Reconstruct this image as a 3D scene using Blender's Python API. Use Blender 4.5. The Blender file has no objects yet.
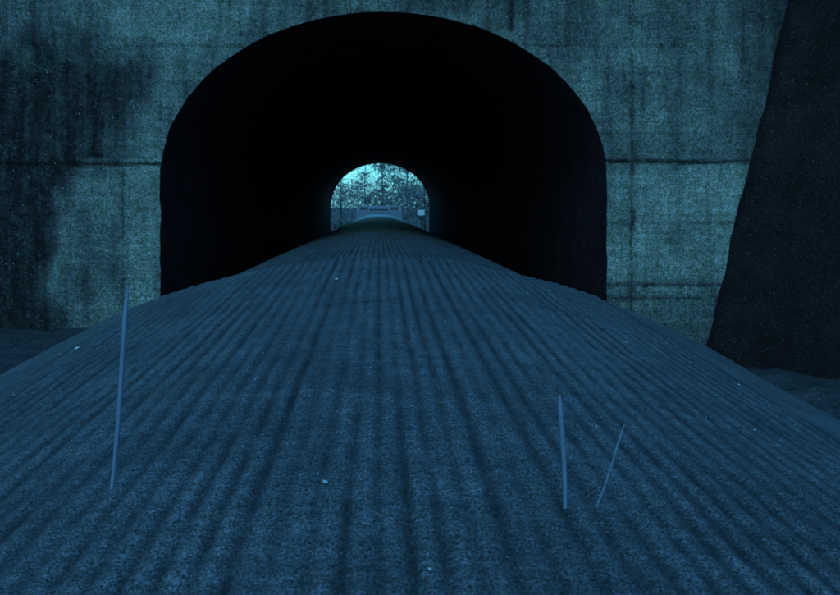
import bpy, bmesh, math, random
from mathutils import Vector, noise
random.seed(7)
scene=bpy.context.scene
scene.view_settings.view_transform='Standard'; scene.view_settings.look='None'; scene.view_settings.exposure=0
# camera eye is z=0 (viewer in a dome seat, about 4.9 m above the rails)
RAIL=-4.9
KT=0.63   # tunnel drawing units -> metres
KR=0.25   # roof drawing units -> metres
PY=16.0; FY=72.0; CX=0.08; HW=3.97; SP=0.52; RISE=2.94; BASE=-8.2
PYm=PY*KT; FYm=FY*KT

# ---------------- helpers
def link(o,parent=None):
    scene.collection.objects.link(o)
    if parent: o.parent=parent
    return o
def mesh_obj(name,v,f,mat,parent=None,smooth=False,attr=None,scale=1):
    me=bpy.data.meshes.new(name); me.from_pydata(v,[],f); me.update()
    if attr is not None:
        for an,vals in attr.items():
            a=me.attributes.new(an,'FLOAT','POINT'); a.data.foreach_set('value',vals)
    if smooth: me.polygons.foreach_set('use_smooth',[True]*len(me.polygons))
    if mat: me.materials.append(mat)
    o=link(bpy.data.objects.new(name,me),parent); o.scale=(scale,)*3
    return o
def empty(name,loc=(0,0,0)):
    o=bpy.data.objects.new(name,None); o.location=loc; return link(o)
def grid(fn,xs,ys):
    v=[];f=[]
    n=len(xs)
    for y in ys:
        for x in xs: v.append((x,y,fn(x,y)))
    for j in range(len(ys)-1):
        for i in range(n-1):
            a=j*n+i; f.append((a,a+1,a+n+1,a+n))
    return v,f
def lin(a,b,n): return [a+(b-a)*i/(n-1) for i in range(n)]
def ss(a,b,x):
    t=max(0,min(1,(x-a)/(b-a))); return t*t*(3-2*t)
def fb(x,y,z,o=4): return noise.fractal(Vector((x,y,z)),0.9,2.0,o)
def box(name,a,b,mat,par,bev=0.01):
    v=[(x,y,z) for x in(a[0],b[0]) for y in(a[1],b[1]) for z in(a[2],b[2])]
    o=mesh_obj(name,v,[(0,1,3,2),(4,6,7,5),(0,4,5,1),(2,3,7,6),(0,2,6,4),(1,5,7,3)],mat,par)
    if bev: m=o.modifiers.new('b','BEVEL'); m.width=bev; m.segments=2
    return o

class M:
    def __init__(s,name,rough=0.95,spec=0.1):
        s.m=bpy.data.materials.new(name); s.m.use_nodes=True
        s.t=s.m.node_tree; s.b=s.t.nodes['Principled BSDF']
        s.b.inputs['Roughness'].default_value=rough
        s.b.inputs['Specular IOR Level'].default_value=spec
        s.co=s.t.nodes.new('ShaderNodeTexCoord').outputs['Object']
    def n(s,ty,**k):
        n=s.t.nodes.new(ty)
        for a,b in k.items(): setattr(n,a,b)
        return n
    def l(s,a,b): s.t.links.new(a,b)
    def noise(s,scale,detail=4,rough=0.6,sc=None):
        n=s.n('ShaderNodeTexNoise'); n.inputs['Scale'].default_value=scale
        n.inputs['Detail'].default_value=detail; n.inputs['Roughness'].default_value=rough
        if sc:
            mp=s.n('ShaderNodeMapping'); mp.inputs['Scale'].default_value=sc
            s.l(s.co,mp.inputs[0]); s.l(mp.outputs[0],n.inputs['Vector'])
        else: s.l(s.co,n.inputs['Vector'])
        return n.outputs[0]
    def ramp(s,val,a,b,ca,cb):
        r=s.n('ShaderNodeValToRGB'); s.l(val,r.inputs[0]); e=r.color_ramp.elements
        e[0].position=a;e[1].position=b;e[0].color=(*ca,1);e[1].color=(*cb,1); return r.outputs[0]
    def rampf(s,val,a,b,x=0.,y=1.):
        r=s.n('ShaderNodeMapRange'); s.l(val,r.inputs[0])
        for i,q in enumerate((a,b,x,y)): r.inputs[i+1].default_value=q
        return r.outputs[0]
    def mix(s,f,a,b,mode='MIX'):
        n=s.n('ShaderNodeMix',data_type='RGBA',blend_type=mode)
        for k,v in ((0,f),(6,a),(7,b)):
            if isinstance(v,(int,float)): n.inputs[k].default_value=v
            elif isinstance(v,tuple): n.inputs[k].default_value=(*v,1)
            else: s.l(v,n.inputs[k])
        return n.outputs[2]
    def math(s,op,a,b):
        n=s.n('ShaderNodeMath',operation=op)
        for k,v in ((0,a),(1,b)):
            if isinstance(v,(int,float)): n.inputs[k].default_value=v
            else: s.l(v,n.inputs[k])
        return n.outputs[0]
    def attr(s,name): return s.n('ShaderNodeAttribute',attribute_name=name).outputs['Fac']
    def bump(s,h,st=0.5,d=0.02):
        b=s.n('ShaderNodeBump'); b.inputs['Strength'].default_value=st; b.inputs['Distance'].default_value=d
        s.l(h,b.inputs['Height']); s.l(b.outputs[0],s.b.inputs['Normal'])
    def col(s,c):
        if isinstance(c,tuple): s.b.inputs['Base Color'].default_value=(*c,1)
        else: s.l(c,s.b.inputs['Base Color'])

def speck(m,c,scale=55,lo=0.12,hi=2.2):
    g=m.noise(scale,2,0.9)
    f=m.ramp(g,0.40,0.63,(lo,lo*0.9,lo*0.8),(hi*1.05,hi,hi*0.97))
    c=m.mix(1.0,c,f,'MULTIPLY')
    g2=m.noise(scale*0.37,3,0.8)
    c=m.mix(1.0,c,m.ramp(g2,0.36,0.64,(0.58,0.7,0.55),(1.42,1.3,1.45)),'MULTIPLY')
    g3=m.noise(scale*1.1,0,0.5)
    c=m.mix(m.rampf(g3,0.79,0.83,0,0.8),c,(0.5,0.5,0.5))
    return c,g

def concrete():
    m=M('weathered_concrete')
    big=m.noise(0.9,6,0.65); mid=m.noise(5,5,0.7)
    c=m.ramp(big,0.3,0.7,(0.12,0.13,0.12),(0.33,0.35,0.315))
    c=m.mix(1.0,c,m.ramp(mid,0.3,0.7,(0.65,)*3,(1.25,)*3),'MULTIPLY')
    streak=m.noise(1.0,5,0.7,(5,1,0.4))
    c=m.mix(m.rampf(streak,0.50,0.72,0,0.55),c,(0.04,0.04,0.035))
    boards=m.noise(1.0,3,0.6,(0.5,1,9))
    c=m.mix(1.0,c,m.ramp(boards,0.35,0.65,(0.82,)*3,(1.12,)*3),'MULTIPLY')
    st=m.math('ADD',m.attr('stain'),m.math('ADD',m.rampf(mid,0.3,0.7,-0.14,0.14),m.rampf(streak,0.35,0.65,-0.10,0.10)))
    c=m.mix(m.rampf(st,0.0,1.0),c,(0.018,0.013,0.015))
    c=m.mix(m.attr('joint'),c,(0.008,0.008,0.008))
    c,g=speck(m,c,42,0.35,1.75)
    m.col(c)
    m.bump(m.math('ADD',g,m.math('ADD',boards,mid)),0.5,0.02)
    return m.m
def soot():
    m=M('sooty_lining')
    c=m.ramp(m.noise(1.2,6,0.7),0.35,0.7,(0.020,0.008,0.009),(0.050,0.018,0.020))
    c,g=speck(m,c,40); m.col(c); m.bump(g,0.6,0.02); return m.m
def roofmat(name,rough,metal,gain,bs):
    m=M(name,rough,0.4); m.b.inputs['Metallic'].default_value=metal
    A=tuple(x*gain for x in (0.066,0.064,0.068)); B=tuple(x*gain for x in (0.128,0.124,0.129))
    c=m.ramp(m.noise(0.8,6,0.6),0.3,0.7,A,B)
    c=m.mix(1.0,c,m.ramp(m.noise(1.0,5,0.7,(14,0.7,1)),0.3,0.7,(0.7,)*3,(1.3,)*3),'MULTIPLY')
    c=m.mix(1.0,c,m.ramp(m.noise(1.0,4,0.7,(1.2,22,1)),0.35,0.65,(0.70,)*3,(1.25,)*3),'MULTIPLY')
    c=m.mix(m.attr('furrow'),c,(0.012,0.011,0.011))  # flute grooves darkened: dirt, plus groove shade put into the colour
    rust=m.noise(0.9,4,0.6)
    c=m.mix(m.rampf(rust,0.64,0.76,0,0.6),c,(0.07,0.06,0.02))
    c,g=speck(m,c,80,0.08,2.6); m.col(c); m.bump(g,bs,0.004); return m.m
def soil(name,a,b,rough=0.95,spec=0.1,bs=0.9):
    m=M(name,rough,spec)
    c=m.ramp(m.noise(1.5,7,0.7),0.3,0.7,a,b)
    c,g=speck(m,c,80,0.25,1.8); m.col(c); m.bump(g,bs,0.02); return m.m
CON=concrete(); SOOT=soot()
ROOF=roofmat('grimy_fluted_steel',0.6,0.15,0.88,0.9)
ROOF2=roofmat('cleaner_fluted_steel',0.42,0.6,1.6,0.15)
SOIL=soil('dirt',(0.035,0.034,0.038),(0.10,0.095,0.10))
WING=soil('dark_wing_concrete',(0.013,0.008,0.008),(0.036,0.022,0.023))  # near-black tone, darker than the portal face
LM=M('foliage',0.55,0.35); LM.col(LM.ramp(LM.noise(0.6,3),0.3,0.7,(0.07,0.07,0.07),(0.24,0.24,0.24))); LEAF=LM.m
BARK=soil('bark',(0.04,0.035,0.03),(0.09,0.08,0.07))
def plain(name,c,rough=0.5,spec=0.4):
    m=M(name,rough,spec); m.col(m.ramp(m.noise(6,4),0.3,0.7,tuple(x*0.8 for x in c),c)); return m.m
STEEL=plain('dull_steel',(0.12,0.12,0.13),0.5,0.4); DARK=plain('underframe_black',(0.02,0.02,0.02),0.8,0.2)
GLASS=plain('window_glass',(0.03,0.035,0.04),0.1,0.6)

# ---------------- ground (metres)
def ground(x,y):
    n=fb(x*0.9,y*0.9,3)*0.07+fb(x*4,y*4,8)*0.02
    if y<PYm+0.15:
        if x<0: z=RAIL-0.15+(-1.36-RAIL+0.15)*ss(2.15,2.75,-x)
        else: z=RAIL-0.15+(-1.72-RAIL+0.15)*ss(2.15,3.3,x)
        z+=n+6*ss(8,18,abs(x))*ss(-60,-8,y)
    elif y<FYm-0.2:
        z=RAIL-0.15+n*0.3+8*ss(3.2,4.4,abs(x))
    else:
        z=RAIL-0.15+n+3.2*ss(3.5,14,abs(x))*(1-ss(90,140,y))
    return z
xs=[-3000,-800,-300,-120,-60]+lin(-30,-8,12)+lin(-7.7,7.7,200)+lin(8,30,12)+[60,120,300,800,3000]
ys=[-3000,-800,-300,-120,-60,-30]+lin(-20,0,20)+lin(0.2,PYm+0.1,110)+[PYm+0.3,13,20,30,40,44.9]+lin(45.3,90,40)+[110,125,140,170,300,800,3000]
v,f=grid(ground,xs,ys); mesh_obj('ground',v,f,SOIL,smooth=True)

# ---------------- railway track
track=empty('railway_track',(0,0,0))
for s in(-1,1): box('rail',(s*0.75-0.035,-40,RAIL-0.15),(s*0.75+0.035,160,RAIL),STEEL,track,0.01)
v=[];f=[]
for i in range(330):
    y=-40+i*0.6; b=len(v)
    for x in(-1.3,1.3):
        for yy in(y-0.12,y+0.12):
            for z in(RAIL-0.3,RAIL-0.13+random.uniform(-0.01,0)): v.append((x,yy,z))
    for q in((0,1,3,2),(4,6,7,5),(0,4,5,1),(2,3,7,6),(1,5,7,3)): f.append(tuple(b+k for k in q))
mesh_obj('sleepers',v,f,BARK,track)

# ---------------- railcars
P=0.15; W=3.95; XE=6.6
def hroof(y): return 0.92+0.044*(16-max(y,-6))
def profile(x):   # drop across the roof, drawing units
    a=abs(x); return 0.046*a*a+0.35*ss(5.9,6.6,a)
def railcar(name,y0,y1,hfun,mat,hi):
    """y0,y1 in drawing units; hfun(y): crest below eye"""
    car=empty(name)
    nr=int(2*W/P); per=10 if hi else 6
    xs=lin(-XE,-W,16)[:-1]+lin(-W,W,nr*per+1)+lin(W,XE,16)[1:]
    ys=(lin(y0,1.5,30)[:-1]+lin(1.5,y1,270)) if hi else lin(y0,y0+1.5,12)[:-1]+lin(y0+1.5,y1-1.5,60)[:-1]+lin(y1-1.5,y1,12)
    v=[];f=[];fur=[]; n=len(xs)
    for y in ys:
        e0=1-ss(y0,y0+1.1,y); e1=ss(y1-1.1,y1,y)
        for x in xs:
            wob=0.014*noise.noise(Vector((x*0.9,y*0.30,0)))+0.012*noise.noise(Vector((x*2.6,y*0.25,7)))+0.06*noise.noise(Vector((x*1.1,0,3)))
            ph=(x+wob)/P
            inside=abs(x)<W
            g=abs(math.cos(math.pi*ph)) if inside else 0
            kk=math.floor(ph)+(1 if (ph-math.floor(ph))>0.5 else 0)
            q=0.85+0.7*noise.noise(Vector((kk*3.1,y*0.16,5)))+0.6*noise.noise(Vector((kk*1.3,y*3.0,9)))
            q=max(0.2,q)
            r=-0.018*q*(g**2.4) if inside else -0.02
            if hi: r+=0.006*fb(x*5,y*5,1,3)+0.002*math.sin(y*26+2*noise.noise(Vector((x*2,y,0))))
            r+=0.03*fb(x*0.6,y*0.5,4,3)
            sm=1-ss(0.02,0.05,abs((y+0.6)%3.3-1.65))
            r+=0.006*sm
            v.append((x,y,-hfun(y)-profile(x)+r-0.24*e0*e0-0.24*e1*e1))
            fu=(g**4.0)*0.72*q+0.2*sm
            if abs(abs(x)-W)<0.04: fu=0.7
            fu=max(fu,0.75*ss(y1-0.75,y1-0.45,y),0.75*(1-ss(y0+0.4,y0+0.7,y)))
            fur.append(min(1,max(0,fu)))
    for j in range(len(ys)-1):
        for i in range(n-1):
            a=j*n+i; f.append((a,a+1,a+n+1,a+n))
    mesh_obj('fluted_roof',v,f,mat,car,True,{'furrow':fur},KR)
    a=y0*KR+0.05; b=y1*KR-0.05; X=XE*KR
    def top(y): return (-hfun(y/KR)-profile(XE))*KR+0.0
    fl=RAIL+1.1
    for s in(-1,1):
        v=[];f=[]; N=40
        for i in range(N+1):
            y=a+(b-a)*i/N; t=top(y)
            for z in (t-0.03,fl): v.append((s*(X-0.004),y,z))
        for i in range(N):
            k=i*2; f.append((k,k+1,k+3,k+2))
        o=mesh_obj('side_wall',v,f,STEEL,car)
        y=a+1.2
        while y<b-1.8:
            box('window',(s*(X-0.02),y,top(y)-1.45),(s*(X+0.008),y+1.3,top(y)-0.75),GLASS,car,0.02); y+=1.9
    for yy in(a,b):
        v=[];f=[]; N=24; t0=yy/KR
        for i in range(N+1):
            x=-XE+2*XE*i/N
            v.append((x*KR,yy,(-hfun(t0)-profile(x)-0.30)*KR)); v.append((x*KR,yy,fl))
        for i in range(N):
            k=i*2; f.append((k,k+1,k+3,k+2))
        mesh_obj('end_wall',v,f,STEEL,car)
    box('underframe',(-1.4,a,fl-0.45),(1.4,b,fl-0.003),DARK,car,0.03)
    for yc in(a+2.5,b-2.5):
        for dy in(-1.2,1.2):
            for s in(-1,1):
                bm=bmesh.new(); bmesh.ops.create_cone(bm,cap_ends=True,segments=28,radius1=0.45,radius2=0.45,depth=0.12)
                me=bpy.data.meshes.new('wheel'); bm.to_mesh(me); bm.free(); me.materials.append(STEEL)
                o=link(bpy.data.objects.new('wheel',me),car); o.rotation_euler=(0,math.pi/2,0); o.location=(s*0.76,yc+dy,RAIL+0.45)
        box('bogie_frame',(-1.15,yc-1.7,RAIL+0.4),(1.15,yc+1.7,RAIL+0.62),DARK,car,0.03)
    return car
car1=railcar('passenger_railcar',-48,17.0,hroof,ROOF,True)
h2=lambda y:1.20+0.0035*(y-19)
railcar('passenger_railcar.001',19.5,115,h2,ROOF2,False)
railcar('passenger_railcar.002',117.5,214,lambda y:1.56+0.0025*(y-117),ROOF2,False)

# pale streaks like dome-window reflections, built as added rods over the near roof
STREAK_MAT=plain('streak_tone',(0.18,0.20,0.27),0.7,0.2)  # pale bluish tone of the added streak rods
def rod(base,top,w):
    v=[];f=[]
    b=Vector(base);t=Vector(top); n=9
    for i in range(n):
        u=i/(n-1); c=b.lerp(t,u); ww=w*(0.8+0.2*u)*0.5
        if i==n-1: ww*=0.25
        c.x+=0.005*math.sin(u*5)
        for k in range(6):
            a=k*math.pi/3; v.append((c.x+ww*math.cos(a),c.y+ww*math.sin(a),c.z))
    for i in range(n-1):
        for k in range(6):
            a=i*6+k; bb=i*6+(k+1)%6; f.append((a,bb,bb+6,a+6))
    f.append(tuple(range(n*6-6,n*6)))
    mesh_obj('streak_rod',v,f,STREAK_MAT,car1,True,None,KR)
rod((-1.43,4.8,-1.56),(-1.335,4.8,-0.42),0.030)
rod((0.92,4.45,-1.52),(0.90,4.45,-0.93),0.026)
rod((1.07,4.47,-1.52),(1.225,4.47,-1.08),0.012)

# dust flecks on the roof, built as added pale scraps
v=[];f=[]
def scrap(x,y,s):
    z=-hroof(y)-profile(x)+0.02
    a=random.random()*6.28; b=len(v); k=random.randint(4,6)
    for i in range(k):
        r=s*random.uniform(0.4,1); t=a+6.28*i/k
        v.append((x+r*math.cos(t),y+r*math.sin(t)*0.9,z+random.uniform(0,0.9)*s))
    f.append(tuple(range(b,b+k)))
for X,Yp,s in((325,487,.028),(310,505,.015),(447,325,.045),(336,282,.05),(318,478,.01),(77,352,.05),(430,575,.012)):
    Yd=6
    for it in range(60):
        x=(X-379)*Yd/900; Yd=0.5*Yd+0.5*((hroof(Yd)+profile(x))*900/(Yp-206.6))
    if Yd<16.5: scrap((X-379)*Yd/900,Yd,s)
for i in range(90): scrap(random.uniform(-4,4),random.uniform(3.5,15),random.uniform(0.006,0.016))
mesh_obj('dust_flecks',v,f,plain('pale_fleck',(0.6,0.6,0.56),0.8,0.1),None,False,None,KR)

# ---------------- portals
def outline(nw=60,na=150,sp=SP,rise=RISE,hw=HW):
    pts=[]
    for i in range(nw): pts.append((CX-hw,BASE+(sp-BASE)*i/nw,0,None))
    for i in range(na+1):
        a=math.pi*(1-i/na); pts.append((CX+hw*math.cos(a),sp+rise*math.sin(a),1,a))
    for i in range(1,nw+1): pts.append((CX+hw,sp-(sp-BASE)*i/nw,2,None))
    return pts
XL=12.0; ZT=6.5
def outer(p,sp=SP):
    if p[2]==0: return (-XL,p[1])
    if p[2]==2: return (XL,p[1])
    dx=p[0]-CX; dz=p[1]-sp
    t=1e9
    if abs(dx)>1e-6: t=min(t,(XL-(CX if dx>0 else -CX))/abs(dx))
    if dz>1e-6: t=min(t,(ZT-sp)/dz)
    return (CX+dx*t,sp+dz*t)
def blob(x,z,cx,cz,rx,rz,soft=0.5):
    d=math.hypot((x-cx)/rx,(z-cz)/rz); return 1-ss(1-soft,1+soft,d)
JL=0.75
def stain(x,z):
    nx=fb(x*0.7,z*0.5,11)*0.55+fb(x*2.8,z*1.6,12)*0.22; nz=fb(x*0.7,z*0.7,31)*0.6+fb(x*2.5,z*1.6,32)*0.3
    X=x+nx; Z=z+nz
    s=0.06
    s=max(s,0.95*(1-ss(-6.0,-5.1,X)) if Z<1.0 else 0)
    s=max(s,0.93*blob(X,Z,-6.3,1.9,2.4,1.4,0.45))
    s=max(s,0.85*blob(X,Z,-4.6,2.0,0.8,1.2,0.7))
    s=max(s,0.6*blob(X,Z,-6.5,3.5,1.6,1.2,0.6))
    s=max(s,0.75*blob(X,Z,-4.95,-0.9,0.42,0.85,0.6))
    s=max(s,0.5*ss(JL-0.1,JL+0.1,z)*(0.8+0.5*fb(x,z,2)))
    s=max(s,0.72*blob(X,Z,1.2,3.8,3.6,0.7,0.6))
    s=max(s,0.5*ss(-0.7,-2.6,Z)) if x>0 else s
    s=max(s,0.85*ss(4.6,7.2,X)*ss(0.2,2.4,Z))
    s=max(s,0.9*ss(-6.0,-8,X))
    if x<0: s=max(s,0.35)-0.35*blob(X,Z,-3.6,3.3,1.0,0.8,0.6)
    if x<0 and z<JL+0.1:
        s*=1-0.9*ss(-4.66,-4.5,x+0.05*fb(x,z*2,8))*(0.8+0.4*fb(x*3,z,9))
        s-=0.45*blob(X,z,-5.1,0.0,0.45,1.1,0.6)
    return max(0,min(1,s))
def line(d,w): return 1-ss(w*0.5,w*1.5,abs(d))
def joint(x,z):
    wv=0.02*noise.noise(Vector((x*2,z*2,0)))
    fade=0.9+0.5*noise.noise(Vector((x*1.5,z*1.5,14)))
    b=1.0*line(z-((0.80 if x>0 else 0.75)+wv),0.036)*fade
    if x>0:
        b=max(b,0.9*line(z-(-1.40+wv),0.03)*(0.75+0.6*noise.noise(Vector((x*3,0,4)))),0.8*line(z-(-1.65+wv),0.035)*(0.75+0.6*noise.noise(Vector((x*3,0,9)))))
        b=max(b,0.4*line(z-(-0.3+wv),0.02)*fade)
        k=max(0,noise.noise(Vector((1,z*2.2,6)))*2.2)
        b=max(b,(0.5+0.5*k)*line(x-(4.5+wv),0.025+0.045*k))
        b=max(b,0.85*line(x-2.35-wv,0.05)*ss(3.0,3.2,z))
        b=max(b,0.6*line(x-2.62-wv,0.025)*ss(3.3,3.4,z))
    else:
        b=max(b,0.6*fade*line(x+4.56-wv,0.025)*(1-ss(0.7,0.8,z)))
    b=max(b,0.4*fade*line(z-2.85-wv,0.025))
    return max(0,min(1,b))
def portal(name,y,sgn,detail):
    sp=SP if detail else 0.05
    pts=outline(150,260) if detail else outline(20,60,0.05,3.38,3.93)
    S=[(i/130)**1.3 for i in range(131)] if detail else [0,0.1,0.3,0.6,1]
    v=[];f=[];st=[];jo=[]
    for s in S:
        for p in pts:
            q=outer(p,sp); x=p[0]+(q[0]-p[0])*s; z=p[1]+(q[1]-p[1])*s
            jj=joint(x,z)
            yy=y-0.012*fb(x*1.5,z*1.5,5)+0.015*jj if detail else y
            if s==0:
                yy=y; chip=0.03*fb(x*2.5,z*2.5,3) if detail else 0
                x+=chip*(1 if x<CX else -1)*0.6
            v.append((x,yy,z)); st.append(stain(x,z)); jo.append(jj)
    n=len(pts)
    for j in range(len(S)-1):
        for i in range(n-1):
            a=j*n+i
            f.append((a,a+1,a+n+1,a+n) if sgn>0 else (a,a+n,a+n+1,a+1))
    b=len(v)
    for p in ((-XL,y,ZT),(XL,y,ZT),(XL,y+0.6*sgn,ZT),(-XL,y+0.6*sgn,ZT)): v.append(p); st.append(0.3); jo.append(0)
    f.append((b,b+1,b+2,b+3))
    return mesh_obj(name,v,f,CON,smooth=False,attr={'stain':st,'joint':jo},scale=KT)
portal('tunnel_portal',PY,1,True)
portal('tunnel_portal.001',FY,-1,False)
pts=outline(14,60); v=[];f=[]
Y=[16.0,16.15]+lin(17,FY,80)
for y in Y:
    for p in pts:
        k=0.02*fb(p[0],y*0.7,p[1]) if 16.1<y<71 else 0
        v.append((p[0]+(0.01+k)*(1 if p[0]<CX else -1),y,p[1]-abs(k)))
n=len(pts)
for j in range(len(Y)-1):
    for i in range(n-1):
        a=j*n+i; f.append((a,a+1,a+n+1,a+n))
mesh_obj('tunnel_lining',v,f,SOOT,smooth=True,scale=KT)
v,f=grid(lambda x,y: 6.35+2.5*math.sin(math.pi*(y-16.4)/55.2)+0.3*fb(x*0.3,y*0.3,1)-5*ss(12,24,abs(x)),lin(-24,24,50),lin(16.4,71.6,60))
mesh_obj('hillside',v,f,SOIL,smooth=True,scale=KT)

def wing(name,side,x0):
    v=[];f=[]
    S=lin(0,1,60); Z=lin(BASE,6.6,90)
    for s in S:
        for z in Z:
            t=s*9
            bx=x0+t*1.0; by=15.98-t*1.0
            top=6.5-0.35*t
            zz=min(z,top)
            lean=0.255*(zz+2.5)
            if zz<-2.5: lean=0
            d=0.05*fb(bx*0.8,by*0.8,zz*0.8)+0.03*fb(bx*3,by*3,zz*3)
            v.append((side*(bx+lean*0.95+d),by+(0 if s==0 else d),zz))
    n=len(Z)
    for j in range(len(S)-1):
        for i in range(n-1):
            a=j*n+i; f.append((a,a+1,a+n+1,a+n))
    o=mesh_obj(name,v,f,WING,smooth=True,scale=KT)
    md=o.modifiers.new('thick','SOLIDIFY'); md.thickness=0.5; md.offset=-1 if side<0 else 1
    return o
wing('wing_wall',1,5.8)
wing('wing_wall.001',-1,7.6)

# ---------------- trees beyond the far end
def tree(name,x,y,h,r,leaves,low=0.25):
    root=empty(name,(x,y,ground(x,y)-0.1))
    v=[];f=[]
    def limb(a,b,ra,rb):
        a=Vector(a);b=Vector(b);d=(b-a).normalized(); u=d.orthogonal().normalized(); w=d.cross(u); s=len(v)
        N=4
        for i in range(N+1):
            t=i/N; c=a.lerp(b,t)+u*0.06*math.sin(t*6)*(1 if 0<i<N else 0); rr=ra+(rb-ra)*t
            for k in range(6):
                an=k*math.pi/3; v.append(tuple(c+u*rr*math.cos(an)+w*rr*math.sin(an)))
        for i in range(N):
            for k in range(6):
                p=s+i*6+k; q=s+i*6+(k+1)%6; f.append((p,q,q+6,p+6))
    limb((0,0,-0.3),(0.1,0,h*0.9),0.15,0.03)
    cl=[]
    for i in range(20):
        z=h*random.uniform(low,0.85); a=random.random()*6.28; L=r*random.uniform(0.4,1)
        e=(L*math.cos(a),L*math.sin(a),z+L*0.4); limb((0.05,0,z),e,0.045,0.012); cl.append(e)
    mesh_obj('trunk',v,f,BARK,root)
    v=[];f=[]
    for e in cl+[(0,0,h*0.92),(0,0,h*0.75)]:
        R=random.uniform(0.5,0.95)*r*0.5
        for i in range(leaves):
            d=Vector((random.gauss(0,1),random.gauss(0,1),random.gauss(0,0.7)))*R*0.6
            c=Vector(e)+d; s=random.uniform(0.04,0.10)
            n1=Vector((random.gauss(0,1),random.gauss(0,1),random.gauss(0,1))).normalized(); n2=n1.orthogonal().normalized()
            b=len(v)
            for k in((-1,-.5),(0,-.8),(1,0),(0,.8)): v.append(tuple(c+n1*k[0]*s+n2*k[1]*s))
            f.append((b,b+1,b+2,b+3))
    mesh_obj('crown',v,f,LEAF,root)
T=[(-5.2,66,10,2.2,170,0.3),(3.6,72,11,2.1,190,0.3),(5.0,66,10,1.9,180,0.3),(0.3,88,12,2.8,230,0.3),(-3.6,84,9.6,2.5,150,0.3),(6.8,64,10,2,120,0.3),(2.6,84,12.5,2.3,200,0.3),(-1.6,100,11.5,2.4,110,0.3)]
for i,t in enumerate(T): tree('tree' if i==0 else 'tree.%03d'%i,*t)
v=[];f=[]
for i in range(18000):
    x=random.uniform(-18,18); y=random.uniform(92,98)
    top=4.4+1.6*noise.noise(Vector((x*0.7,0,3)))+0.7*noise.noise(Vector((x*2.5,0,5)))+3.6*ss(-2.8,1.2,x)+3*(1-ss(-9,-6,x))
    z=RAIL+random.random()**0.8*top*random.uniform(0.85,1.12)
    s=random.uniform(0.07,0.16)
    n1=Vector((random.gauss(0,1),random.gauss(0,1),random.gauss(0,1))).normalized(); n2=n1.orthogonal()
    b=len(v); c=Vector((x,y,z))
    for k in((-1,-.5),(0,-.8),(1,0),(0,.8)): v.append(tuple(c+n1*k[0]*s+n2*k[1]*s))
    f.append((b,b+1,b+2,b+3))
mesh_obj('distant_trees',v,f,LEAF)

# ---------------- locomotive ahead, out in the open beyond the far portal
PAINT=plain('pale_engine_paint',(0.24,0.26,0.30),0.6,0.2)
lo=empty('locomotive',(0,0,0))
def loft(name,x,zl,zt,y0,y1,mat,r=0.35):
    prof=[(-x,zl),(-x,zt-r)]+[(-x+r*(1-math.cos(a)),zt-r+r*math.sin(a)) for a in lin(0,math.pi/2,6)[1:]]
    prof=prof+[(-p[0],p[1]) for p in reversed(prof)]
    v=[(p[0],y,p[1]) for y in(y0,y1) for p in prof]; n=len(prof)
    f=[tuple(range(n)),tuple(range(2*n-1,n-1,-1))]+[(i,i+n,(i+1)%n+n,(i+1)%n) for i in range(n)]
    return mesh_obj(name,v,f,mat,lo)
L0=56.0
loft('body',1.42,RAIL+1.2,-0.25,L0,L0+14,PAINT)
loft('cab',1.48,RAIL+1.25,0.06,L0+3,L0+6,PAINT,0.3)
box('end_door_window',(-0.3,L0-0.02,-0.75),(0.3,L0+0.05,-0.4),GLASS,lo)
for s in(-1,1):
    box('cab_rear_window',(s*1.0-0.25,L0+2.97,-0.22),(s*1.0+0.25,L0+3.05,-0.04),GLASS,lo,0.005)
    box('side_window',(s*1.47,L0+3.6,-1.0),(s*1.50,L0+4.8,-0.4),GLASS,lo,0.005)
box('exhaust_stack',(-0.25,L0+8,-0.27),(0.25,L0+9,-0.02),DARK,lo)
box('radiator_fan',(-0.6,L0+1,-0.26),(0.6,L0+2.2,-0.17),DARK,lo)
box('frame',(-1.4,L0-0.4,RAIL+0.95),(1.4,L0+14.4,RAIL+1.197),DARK,lo)
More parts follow.
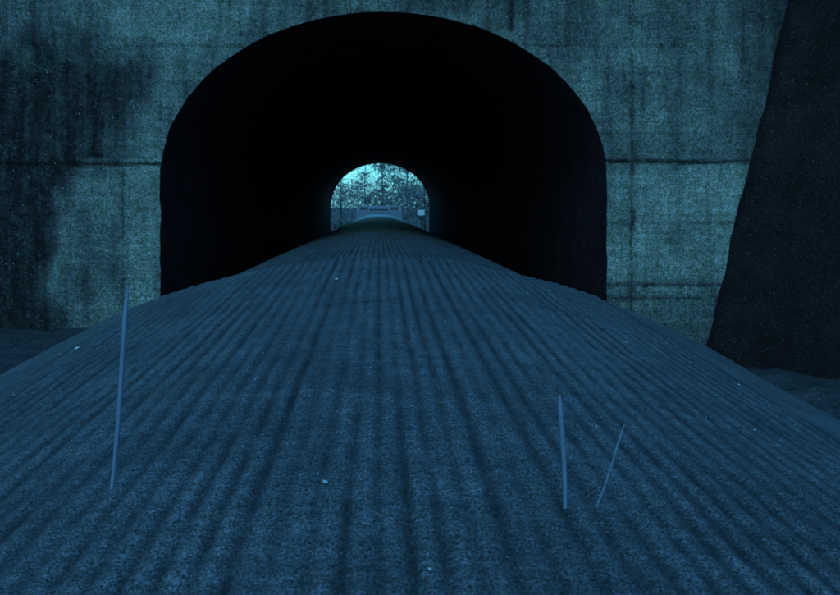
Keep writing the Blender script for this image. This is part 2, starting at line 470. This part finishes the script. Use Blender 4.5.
for yc in(L0+2.6,L0+11.4):
    box('bogie_frame',(-1.15,yc-1.9,RAIL+0.4),(1.15,yc+1.9,RAIL+0.75),DARK,lo)
    for dy in(-1.3,1.3):
        for s in(-1,1):
            bm=bmesh.new(); bmesh.ops.create_cone(bm,cap_ends=True,segments=28,radius1=0.5,radius2=0.5,depth=0.12)
            me=bpy.data.meshes.new('wheel'); bm.to_mesh(me); bm.free(); me.materials.append(STEEL)
            o=link(bpy.data.objects.new('wheel',me),lo); o.rotation_euler=(0,math.pi/2,0); o.location=(s*0.76,yc+dy,RAIL+0.5)

sg=empty('trackside_sign',(2.62,56,RAIL))
WH=plain('white_sign_paint',(0.85,0.85,0.85),0.4,0.4)
box('panel',(-0.22,-0.03,4.35),(0.22,0,4.68),WH,sg); box('post',(-0.04,0.003,-0.3),(0.04,0.07,4.66),BARK,sg)

# ---------------- light
w=bpy.data.worlds.new('World'); scene.world=w; w.use_nodes=True; nt=w.node_tree
bg=nt.nodes['Background']; sky=nt.nodes.new('ShaderNodeTexSky'); sky.sky_type='NISHITA'; sky.sun_disc=False
EL=math.radians(38); AZ=math.radians(200)
sky.sun_elevation=EL; sky.sun_rotation=AZ
mx=nt.nodes.new('ShaderNodeMix'); mx.data_type='RGBA'; mx.blend_type='MULTIPLY'; mx.inputs[0].default_value=1
mx.inputs[7].default_value=(0.32,1.18,1.70,1)
nt.links.new(sky.outputs[0],mx.inputs[6]); nt.links.new(mx.outputs[2],bg.inputs[0]); bg.inputs[1].default_value=0.15
sd=bpy.data.lights.new('sun','SUN'); sd.energy=0.15; sd.angle=math.radians(20); sd.color=(0.4,0.9,1.0)
so=link(bpy.data.objects.new('sun',sd))
d=Vector((math.sin(AZ)*math.cos(EL),math.cos(AZ)*math.cos(EL),math.sin(EL)))
so.rotation_euler=d.to_track_quat('Z','Y').to_euler()

cd=bpy.data.cameras.new('camera'); cam=link(bpy.data.objects.new('camera',cd))
cd.sensor_width=36; cd.lens=900/840*36; cd.shift_x=41/840; cd.shift_y=-91/840
cd.dof.use_dof=True; cd.dof.focus_distance=2.0; cd.dof.aperture_fstop=12
cam.location=(0,0,0); cam.rotation_euler=(math.pi/2,0,0); cd.clip_end=6000; cd.clip_start=0.05
scene.camera=cam
